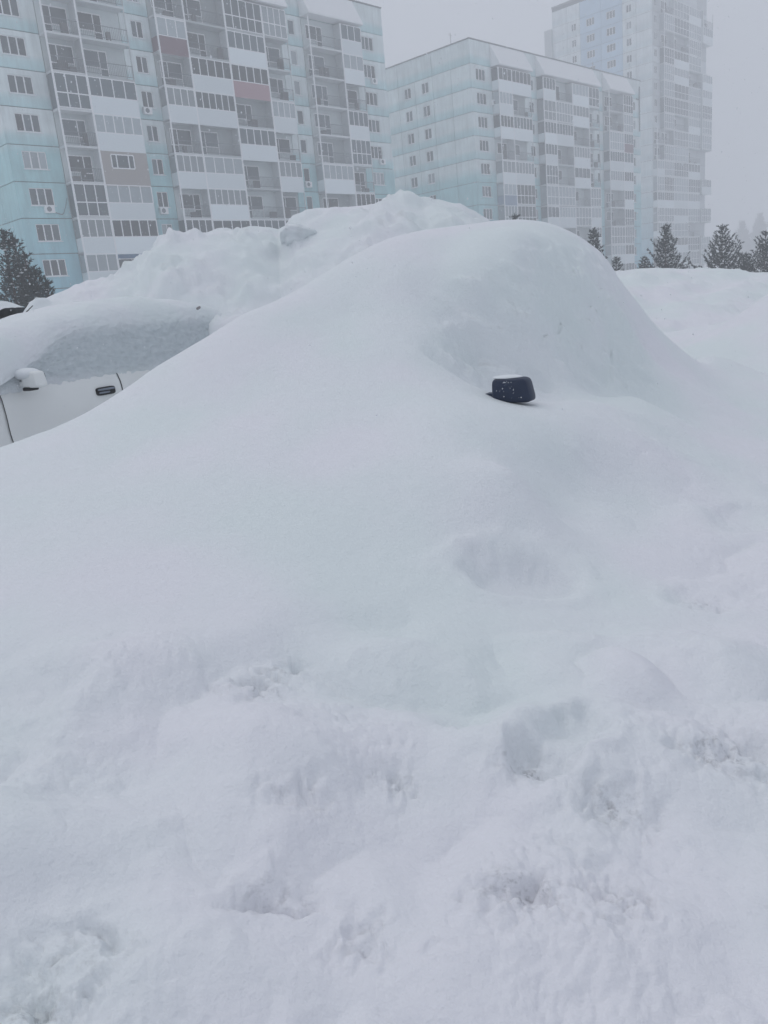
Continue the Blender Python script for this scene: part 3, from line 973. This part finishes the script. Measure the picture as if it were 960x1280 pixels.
def balcony(parent, w, kind, loc, dep, left_end=False, right_end=False, low=None):
    """one loggia cell: slab with its side walls; parapet, glazing, glass, railing, door as pieces"""
    H = 2.8

    def base():
        bl = [(0, w, -dep, .0, -.17, 0)]
        if not left_end:
            bl.append((-.05, .05, -dep + .02, .0, 0, H - .17))
        else:
            bl.append((0, .09, -dep, -dep + .09, 0, H - .17))
        if right_end:
            bl.append((w - .09, w - .001, -dep, -dep + .09, 0, H - .17))
        return boxes('balcony', bl, M['concrete'] if left_end else M['partition'])
    o = link('balcony', cached(('balc', r3(w), left_end, right_end, r3(dep)), base), parent, loc)
    f_ = -dep - .03
    n = rnd.choice((4, 5, 5, 6)) if w > 3.6 else (4 if rnd.random() < .6 else 3)
    # white front post
    link('post', cached(('post', r3(dep)), lambda: boxes('post', [(-.07, .07, -dep - .045, -dep + .02, -.17, H - .17)], M['white_frame'])), o)

    def glz(z0, z1, mids=()):
        t_ = .075
        bl = [(.06, w - .06, f_, f_ + .06, z0, z0 + t_), (.06, w - .06, f_, f_ + .06, z1 - t_, z1)]
        for i in range(n + 1):
            x = .06 + (w - .12) * i / n
            bl.append((x - .045, x + .045, f_ - .004, f_ + .06, z0 + t_, z1 - t_))
        for zz in mids:
            bl.append((.06, w - .06, f_ - .002, f_ + .055, zz - .045, zz + .045))
        return bl
    gm = M['glass'] if rnd.random() < (.62 if dep == 1.1 else .25) else M['curtain']
    if kind in 'GRPSW':
        fr_mat = {'R': M['siding_red'], 'P': M['siding_pink'], 'S': M['siding_blue'], 'W': M['siding_wood']}.get(kind, M['parapet'])
        h0 = 1.12

        def par():
            bl = [(.05, w - .02, f_ + .003, f_ + .045, -.30, h0)]
            if left_end:
                bl.append((.0, .045, f_ + .05, -.01, -.16, h0))
            return boxes('parapet', bl, fr_mat)
        link('parapet', cached(('par', r3(w), kind, left_end, r3(dep)), par), o)
        if kind == 'W':
            wl, wr = w * .22, w * .70
            link('boarding', cached(('brd', r3(w), r3(dep)), lambda: boxes('boarding', [(.05, wl, f_ + .006, f_ + .045, h0, 2.6), (wr, w - .02, f_ + .006, f_ + .045, h0, 2.6), (wl, wr, f_ + .006, f_ + .045, 2.3, 2.6)], fr_mat)), o)
            x_ = [wl, wl + .5, wr - .5, wr]
            link('glazing_frame', cached(('wgl', r3(w), r3(dep)), lambda: boxes('glazing_frame', [(wl, wr, f_, f_ + .05, h0, h0 + .09), (wl, wr, f_, f_ + .05, 2.21, 2.3)] + [(q - .05, q + .05, f_ - .004, f_ + .05, h0 + .09, 2.21) for q in x_], M['white_frame'])), o)
            link('glass', cached(('wgg', r3(w), r3(dep)), lambda: boxes('glass', [(wl, wr, f_ + .02, f_ + .035, h0 + .03, 2.27)], gm)), o)
        else:
            link('glazing_frame', cached(('gfr', r3(w), n, r3(dep)), lambda: boxes('glazing_frame', glz(h0, 2.62), M['white_frame'])), o)

            def gl():
                bl = [(.07, w - .07, f_ + .022, f_ + .036, h0 + .03, 2.58)]
                if left_end:
                    bl.append((.02, .034, f_ + .14, -.03, h0 + .03, 2.58))
                return boxes('glass', bl, gm)
            link('glass', cached(('ggl', r3(w), left_end, gm.name, r3(dep)), gl), o)
    elif kind == 'F':
        link('glazing_frame', cached(('ffr', r3(w), n, r3(dep)), lambda: boxes('glazing_frame', glz(.02, 2.62, (1.15,)), M['white_frame'])), o)

        def gl2():
            bl = [(.07, w - .07, f_ + .022, f_ + .036, .05, 2.58)]
            if left_end:
                bl.append((.02, .034, f_ + .14, -.03, .05, 2.58))
            return boxes('glass', bl, gm)
        link('glass', cached(('fgl', r3(w), left_end, gm.name, r3(dep)), gl2), o)
    else:
        # open: railing in front, window and door in the back wall
        def rail():
            bl = [(.05, w - .05, f_, f_ + .04, 1.0, 1.05), (.05, w - .05, f_ + .005, f_ + .035, .12, .16)]
            k = int(w / .16)
            for i in range(k + 1):
                x = .06 + (w - .12) * i / k
                bl.append((x - .009, x + .009, f_ + .01, f_ + .028, .16, 1.0))
            return boxes('railing', bl, M['rail'])
        link('railing', cached(('rail', r3(w), r3(dep)), rail), o)
        if kind == 'B':
            link('painted_wall', cached(('bw', r3(w)), lambda: boxes('painted_wall', [(.06, w - .06, -.03, -.004, 0, 2.62)], M['blue_wall'])), o)
        yb = -.045 if kind == 'B' else -.012
        dw, ww = .75, min(1.5, w - 1.5)
        x0 = .45
        fl = rnd.random() < .5
        dx = x0 + ww if not fl else x0
        wx = x0 if not fl else x0 + dw

        def dframe():
            y0, y1 = yb - .05, yb
            return boxes('balcony_door', [(x0, x0 + ww + dw, y0, y1, 2.15, 2.24), (x0, x0 + .07, y0, y1, .9, 2.15), (x0 + ww + dw - .07, x0 + ww + dw, y0, y1, .05, 2.15),
                                          (dx - .04 if not fl else dx + dw - .04, dx + .04 if not fl else dx + dw + .04, y0 - .002, y1, .05, 2.15),
                                          (wx, wx + ww, y0, y1, .86, .94), (dx, dx + dw, y0 + .002, y1, .80, .88)], M['white_frame'])
        dd = link('balcony_door', cached(('bd', r3(w), fl, kind == 'B'), dframe), o)
        link('pane', cached(('bdp', r3(w), fl, kind == 'B'), lambda: boxes('pane', [(wx + .02, wx + ww - .02, yb - .03, yb - .005, .9, 2.18), (dx + .02, dx + dw - .02, yb - .031, yb - .006, .1, 2.17)], M['glass'])), dd)
        for _ in range(rnd.choice((0, 1, 1, 2))):
            cw, chh = rnd.uniform(.25, .7), rnd.uniform(.3, 1.1)
            cx0 = rnd.uniform(.2, w - 1.0)
            link('stored_box', cached(('clt', round(cw, 1), round(chh, 1)), lambda: boxes('stored_box', [(0, round(cw, 1), 0, .35, 0, round(chh, 1))], M['clutter'])), o, (cx0, -dep + .12, .01))
    return o


def antenna(parent, x, y, z, h):
    o = link('antenna', cached(('ant', round(h, 1)), lambda: boxes('antenna', [(-.03, .03, -.03, .03, 0, round(h, 1)), (-.35, .35, -.02, .02, round(h, 1) * .8, round(h, 1) * .8 + .04)], M['metal'])), parent, (x, y, z))
    return o


def aircon(parent, loc, rz=0.0):
    o = link('air_conditioner', cached(('ac',), lambda: boxes('air_conditioner', [(0, .8, -.34, -.04, 0, .55)], M['white_frame'])), parent, loc, rz)

    def fan():
        th = [2 * math.pi * k / 18 for k in range(18)]
        v = [(.32 + r * math.cos(a), y, .28 + r * math.sin(a)) for y, r in ((-.36, .2), (-.33, .2)) for a in th]
        return mesh('fan_grille', v, [tuple(range(18)), tuple(range(18, 36))[::-1]] + [(k, (k + 1) % 18, 18 + (k + 1) % 18, 18 + k) for k in range(18)], M['rail'])
    link('fan_grille', cached(('fan',), fan), o)
    return o


BAYS = [([4.3, 7.22, 11.65], 2), ([14.6, 17.6, 22.05, 26.5, 29.55], 4), ([32.5, 36.95, 40.0], 2)]
LEN, DEPTH = 44.65, 17.0


def panel_building(name, corner, top_slab, cells, label, n_floors, end_wall, matname):
    root = tag(empty(name, (corner[0], corner[1], 0), ANG), label, 'building')
    pm = panel_mat(matname, top_slab, WHITE, BAND, LOW, DEEP)
    zc = top_slab + 2.8
    zr = zc + 2.75
    base = -0.8
    link('core', boxes('core', [(.14, LEN - .14, .14, DEPTH, base, zr - .1)], M['joint']), root)
    link('coping', boxes('coping', [(-.06, LEN + .06, -.06, .30, zr, zr + .12), (-.06, .30, .301, DEPTH, zr, zr + .12), (LEN - .3, LEN + .06, .301, DEPTH, zr, zr + .12)], M['coping']), root)
    link('roof', boxes('roof', [(.2, LEN - .2, .301, DEPTH, zr - .12, zr + .06)], M['roofing']), root)
    floors = [top_slab - 2.8 * k for k in range(n_floors)]
    cols = [(0, 4.3, (1.05, 2.0, 3)), (11.65, 14.6, (1.10, 1.15, 2)), (29.55, 32.5, (1.15, .85, 1)), (40.0, LEN, (1.05, 1.9, 3))]
    for k, zs in enumerate(floors):
        for c0, c1, (wx, ww, wn) in cols:
            panel(root, c1 - c0, 2.8, pm, (c0, 0, zs), hole=(wx, wx + ww, 1.0, 2.36))
            window(root, ww, 1.36, wn, (c0 + wx, 0, zs + 1.0))
        ci = 0
        for posts, _ in BAYS:
            for j in range(len(posts) - 1):
                a, b = posts[j], posts[j + 1]
                panel(root, b - a, 2.8, M['loggia'], (a, 0, zs))
                kind = cells[k][ci] if k < len(cells) else rnd.choice('GGFO')
                balcony(root, b - a, kind, (a, 0, zs), 1.1, left_end=(j == 0), right_end=(j == len(posts) - 2))
                ci += 1
    # attic course and the sloping canopies over the bays
    edges = [0, 4.3, 11.65, 14.6, 22.05, 29.55, 32.5, 40.0, LEN]
    for a, b in zip(edges[:-1], edges[1:]):
        panel(root, b - a, zr - zc, pm, (a, 0, zc))
    for posts, _ in BAYS:
        a, b = posts[0] - .12, posts[-1] + .12
        v = [(a, -1.45, zc + .02), (b, -1.45, zc + .02), (b, -.02, zc + .02), (a, -.02, zc + .02), (a, -.02, zr - .04), (b, -.02, zr - .04),
             (a, -1.45, zc + .20), (b, -1.45, zc + .20)]
        f = [(0, 3, 2, 1), (0, 1, 7, 6), (6, 7, 5, 4), (0, 6, 4, 3), (1, 2, 5, 7), (2, 3, 4, 5)]
        link('canopy', mesh('canopy', v, f, M['canopy']), root)
    # end wall
    ecols = [0, 3.2, 6.35, 9.45, 12.5, 16.9]
    for k, zs in enumerate(floors):
        for j in range(5):
            a, b = ecols[j], ecols[j + 1]
            if end_wall and j in (2, 3):
                wx = .72 if j == 2 else 1.05     # measured from the far end of the panel
                ww = 1.2
                y0 = (b - (7.1 if j == 2 else 10.25) - ww)
                panel(root, b - a, 2.8, pm, (0, b, zs), -math.pi / 2, hole=(round(y0, 3), round(y0 + ww, 3), 1.0, 2.32))
                window(root, ww, 1.32, 2, (0, b - y0, zs + 1.0), -math.pi / 2)
            else:
                panel(root, b - a, 2.8, pm, (0, b, zs), -math.pi / 2)
    for a, b in ((0, 6.35), (6.35, 12.5), (12.5, 16.9)):
        panel(root, b - a, zr - zc, pm, (0, b, zc), -math.pi / 2)
    # right-hand end, blank
    for k, zs in enumerate(floors):
        panel(root, DEPTH - .1, 2.8, pm, (LEN, .05, zs), math.pi / 2)
    panel(root, DEPTH - .1, zr - zc, pm, (LEN, .05, zc), math.pi / 2)
    for i in range(9):
        antenna(root, 1.0 + i * 5.2 + rnd.uniform(-1, 1), rnd.uniform(1, 6), zr + .05, rnd.uniform(1.0, 2.4))
    return root


D2 = np.array([math.cos(ANG), math.sin(ANG)])
A0 = np.array([-24.81, 71.49]) - D2 * 3.05
cells1 = ['OO' 'OOFF' 'OG', 'OO' 'ROGO' 'OG', 'OO' 'OGPO' 'OO', 'FG' 'GGOG' 'OG', 'OG' 'OOGO' 'OF', 'OW' 'GGOG' 'GO', 'FG' 'OGOO' 'OG', 'GG' 'GGGG' 'GO', 'GB' 'GGGG' 'OG']
b1 = panel_building('apartment_building', A0, 27.45, cells1, 'teal and white panel apartment block filling the upper left', 10, False, 'painted_panels_near')
aircon(b1, (2.0, 0, 27.45 - 2.8 * 6 + .40))
aircon(b1, (42.0, 0, 27.45 - 2.8 * 1 + .38))
aircon(b1, (42.2, 0, 27.45 - 2.8 * 4 + .38))
for _x, _k in ((12.6, 3), (12.7, 6), (42.0, 7), (30.6, 5)):
    aircon(b1, (_x, 0, 27.45 - 2.8 * _k + .38))
cv = []
for t_ in range(9):
    a = t_ / 8
    cv.append((2.8 + 1.35 * a, -.06, 27.45 - 2.8 * 6 + .5 - .25 * math.sin(a * math.pi * .6) + 1.6 * max(0, a - .55) ** 1.2 * 2.2))
vv, ff = [], []
for p_, q_ in zip(cv[:-1], cv[1:]):
    b_ = len(vv)
    vv += [(p_[0], p_[1], p_[2] - .03), (p_[0], p_[1], p_[2] + .03), (q_[0], q_[1], q_[2] + .03), (q_[0], q_[1], q_[2] - .03),
           (p_[0], p_[1] + .05, p_[2] - .03), (p_[0], p_[1] + .05, p_[2] + .03), (q_[0], q_[1] + .05, q_[2] + .03), (q_[0], q_[1] + .05, q_[2] - .03)]
    ff += [tuple(i + b_ for i in q) for q in BOXF]
link('cable', mesh('cable', vv, ff, M['rail']), b1)

cells2 = ['GG' 'GOGF' 'OF', 'GO' 'FFGO' 'OF', 'GG' 'GGOO' 'FR', 'OO' 'GOGO' 'GG', 'GG' 'FOGO' 'GG', 'SF' 'FFOF' 'OG', 'FF' 'GGFG' 'OF', 'FG' 'OOOG' 'FF', 'GG' 'FGGG' 'GG']
b2 = panel_building('apartment_building', np.array([16.07, 111.05]), 26.53, cells2, 'second panel block showing its blank end wall in the middle', 10, True, 'painted_panels_far')
aircon(b2, (3.9, 0, 26.53 - 2.8 + 1.1))
link('drainpipe', boxes('drainpipe', [(LEN - .6, LEN - .45, -.18, -.03, 24.5, 31.2), (LEN - 1.6, LEN - .6, -.18, -.03, 29.2, 29.35)], M['rail']), b2)

# the tower: taller, further off
TB = at(816, 150, 162.0)
tower = tag(empty('apartment_tower', (TB[0], TB[1], 0), ANG), 'tall pale apartment tower fading into the falling snow at right', 'tower')
TW_, TD_ = 23.4, 21.0
TZ = 49.4 - .6 - 1.0
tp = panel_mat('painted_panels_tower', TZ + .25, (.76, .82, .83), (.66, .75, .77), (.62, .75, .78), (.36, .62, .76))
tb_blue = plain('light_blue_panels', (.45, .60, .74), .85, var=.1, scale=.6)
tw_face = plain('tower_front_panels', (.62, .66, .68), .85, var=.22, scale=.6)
link('core', boxes('core', [(.14, TW_ - .14, .14, TD_, -.8, 54.0)], M['joint']), tower)
link('roof', boxes('roof', [(-.05, TW_ + .05, -.05, TD_ + .05, 54.0, 54.3)], M['coping']), tower)
link('stair_block', boxes('stair_block', [(-.4, 3.0, 20.99, 22.6, -.8, 50.4)], M['partition']), tower)
link('lift_house', boxes('lift_house', [(2.0, 9.0, 8.0, 15.5, 54.3, 57.4)], tw_face), tower)
tcols = [(0, 3.15, None), (3.15, 5.9, (.95, 1.05, 2)), (5.9, 10.3, (1.45, 1.85, 3)), (10.3, 14.8, (1.4, 1.75, 3)), (14.8, 17.6, (.9, 1.0, 2)), (17.6, 21.0, None)]
fcols = [0, 2.9, 6.9, 13.3, 18.8, 23.3]
for k in range(19):
    zs = TZ - 2.8 * k + 2.8
    for a, b, wn in tcols:
        mt_ = tb_blue if 5.8 < a < 14 else tp
        if wn and k > 0:
            y0 = (b - a) - wn[0] - wn[1]
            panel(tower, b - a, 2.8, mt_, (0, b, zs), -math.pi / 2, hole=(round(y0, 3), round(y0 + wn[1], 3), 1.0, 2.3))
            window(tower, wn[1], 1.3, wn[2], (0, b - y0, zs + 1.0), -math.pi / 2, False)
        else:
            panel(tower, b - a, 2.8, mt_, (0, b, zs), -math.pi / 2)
    for j in range(5):
        a, b = fcols[j], fcols[j + 1]
        if j == 0 and k < 9:
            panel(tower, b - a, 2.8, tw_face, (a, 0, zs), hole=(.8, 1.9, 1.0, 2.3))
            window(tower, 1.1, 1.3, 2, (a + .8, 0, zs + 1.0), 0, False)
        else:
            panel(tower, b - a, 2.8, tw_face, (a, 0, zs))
            if k > 0 and not (j == 4 and rnd.random() < .35):
                balcony(tower, b - a, rnd.choice('GFFOFG'), (a, 0, zs), .9 if j < 4 else 1.3, left_end=(j <= 1), right_end=(j == 4))

# ------------------------------------------------------------------ pines
def pine(px, top_py, d, width, label, seed, base_z=0.3, sparse=1.0, far=False, group='young pines behind the snow banks'):
    rg = np.random.default_rng(seed)
    top = at(px, top_py, d)
    h = top[2] - base_z
    root = tag(empty('pine_tree', (top[0], top[1], base_z)), label, 'tree', group)
    link('trunk', tube('trunk', (0, 0, 0), (0, 0, h * .97), h * .018, .012, M['wood_trunk'], 7), root)
    v, f, sv, sf = [], [], [], []
    bl, bf = [], []

    def needles(c, dr, L, n):
        """a bottle-brush tuft of needle blades around a shoot"""
        dr = dr / np.linalg.norm(dr)
        a = np.cross(dr, [0.3, .2, 1.0]); a /= np.linalg.norm(a); b = np.cross(dr, a)
        for _ in range(n):
            ph = rg.uniform(0, 2 * np.pi)
            o_ = c + dr * L * rg.uniform(-.5, .5)
            e = dr * rg.uniform(.35, .9) + (a * np.cos(ph) + b * np.sin(ph)) * rg.uniform(.35, .75)
            e = e / np.linalg.norm(e) * L * rg.uniform(.45, .8)
            s_ = np.cross(e, rg.normal(size=3)); s_ = s_ / (np.linalg.norm(s_) + 1e-9) * L * .12
            k = len(v)
            v.extend([o_ - s_, o_ + s_, o_ + e])
            f.append((k, k + 1, k + 2))

    nw = int(10 + h * 2.2)
    for i in range(nw):
        t = (i + rg.uniform(0, .5)) / nw
        z = h * (.06 + .92 * t)
        rad = width / 2 * (1 - t) ** .95 * rg.uniform(.7, 1.2) + .05
        nb = 6 if t < .8 else 4
        for j in range(nb):
            if rg.random() > sparse: continue
            an = 2 * np.pi * (j / nb) + rg.uniform(-.4, .4) + i * 1.1
            r_ = rad * rg.uniform(.65, 1.15)
            p0 = np.array([0, 0, z - r_ * .12])
            out = np.array([np.cos(an), np.sin(an), 0])
            steps = max(2, int(r_ / (.06 * h ** .5)))
            last = p0
            for s in range(1, steps + 1):
                q = s / steps
                p = p0 + out * r_ * q + np.array([0, 0, r_ * (.08 * q + .75 * q ** 2.0)])
                dr = p - last
                L = .088 * h ** .55 * (1.0 if not far else 1.7)
                if q > .12:
                    needles(p, dr, L, 11)
                    if q > .4 and rg.random() < .7:
                        sd = np.cross(out, [0, 0, 1]) * rg.choice([-1, 1])
                        needles(p + sd * L * .8 + [0, 0, L * .3], sd * .8 + out * .5 + [0, 0, .7], L, 9)
                    if rg.random() < .27 and not far:
                        k = len(sv)
                        w_ = L * rg.uniform(.25, .5)
                        cc = p + [0, 0, L * .22]
                        sv.extend([cc + [w_, 0, 0], cc + [0, w_ * .8, 0], cc + [-w_, 0, 0], cc + [0, -w_ * .8, 0], cc + [0, 0, w_ * .45], cc - [0, 0, w_ * .3]])
                        for a_, b_ in ((0, 1), (1, 2), (2, 3), (3, 0)):
                            sf.append((k + a_, k + b_, k + 4)); sf.append((k + b_, k + a_, k + 5))
                last = p
        if t > .9:
            needles(np.array([0, 0, z]), np.array([0, 0, 1.0]), .16 * h ** .5, 10)
    needles(np.array([0, 0, h * .97]), np.array([0, 0, 1.0]), .14 * h ** .5, 12)
    link('crown', np_mesh('crown', np.array(v), np.array(f), M['needles'] if not far else M['far_needles'], False), root)
    if sv:
        tag(link('branch_snow', mesh('branch_snow', sv, sf, M['tree_snow']), root), kind='stuff')
    return root


pine(2, 286, 30, 2.1, 'tallest dark pine cut by the left edge', 1, sparse=.75)
pine(15, 292, 31, 1.7, 'dark pine just right of the tallest one at left', 2, sparse=.75)
pine(29, 314, 29, 1.4, 'middle pine of the left-hand clump', 3, sparse=.75)
pine(42, 332, 28, 1.4, 'shorter pine at the right of the left-hand clump', 4, sparse=.8)
pine(57, 350, 27.5, 1.2, 'lowest small pine at the right end of the left clump', 5)
pine(742, 286, 42, 2.0, 'narrow pine rising beside the slope of the drift', 6, .2)
pine(832, 281, 42, 2.6, 'broad young pine in front of the tower', 7, .2)
pine(903, 282, 42, 2.9, 'broad young pine right of the tower', 8, .2)
pine(957, 290, 41, 2.5, 'young pine cut by the right edge', 9, .2)
pine(643, 268, 48, 1.6, 'little pine tip peeking over the drift', 10, .3)
pine(805, 322, 41, 1.5, 'low pine beside the broad one in front of the tower', 11, .2)
pine(932, 318, 43, 1.7, 'low pine between the two right-hand pines', 12, .2)
pine(770, 322, 40, 1.2, 'low pine at the foot of the narrow pine', 14, .2)
for i, (px, py, lab) in enumerate(((928, 276, 'faint far conifer left of its neighbour in the haze'), (950, 266, 'tallest faint far conifer in the haze'), (975, 270, 'faint far conifer at the right edge in the haze'))):
    pine(px, py, 300, 11.0, lab, 30 + i, 0.0, far=True, group='far conifers in the haze')

# ------------------------------------------------------------------ falling snow
rg = np.random.default_rng(5)
N = 9000
yy = 3.0 + 26 * rg.random(N) ** .8
xx = (rg.random(N) * 2 - 1) * (1.0 + yy * .62)
zz = 1.5 + (rg.random(N) * 1.0 - .35) * (.6 + yy * .62)
rad = rg.uniform(.0016, .0042, N) * (1 + .045 * yy)
ctr = np.stack([xx, yy, zz], -1)
keep = zz > ground_h(xx, yy) + .05
ctr, rad = ctr[keep], rad[keep]
N = len(ctr)
oc = np.array([[1, 0, 0], [0, 1, 0], [-1, 0, 0], [0, -1, 0], [0, 0, 1.6], [0, 0, -1.6]])
Vf = (ctr[:, None, :] + oc[None] * rad[:, None, None]).reshape(-1, 3)
tri = np.array([(0, 1, 4), (1, 2, 4), (2, 3, 4), (3, 0, 4), (1, 0, 5), (2, 1, 5), (3, 2, 5), (0, 3, 5)])
Tf = (tri[None] + (np.arange(N) * 6)[:, None, None]).reshape(-1, 3)
tag(link('falling_snow', np_mesh('falling_snow', Vf, Tf, M['tree_snow'], False)), 'fine snowflakes drifting through the air', 'snowfall', kind='stuff')

# ------------------------------------------------------------------ haze
hz, t, b = new_mat('snowy_air')
t.nodes.remove(b)
pv = t.nodes.new('ShaderNodeVolumePrincipled')
pv.inputs['Color'].default_value = (0.95, 0.96, 0.98, 1)
pv.inputs['Density'].default_value = 0.0055
pv.inputs['Anisotropy'].default_value = 0.0
t.links.new(pv.outputs[0], t.nodes['Material Output'].inputs['Volume'])
tag(link('haze', boxes('haze', [(-335, 335, -335, 335, -2.0, 62.0)], hz)), 'snow-filled hazy air around the whole scene', 'haze', kind='stuff')
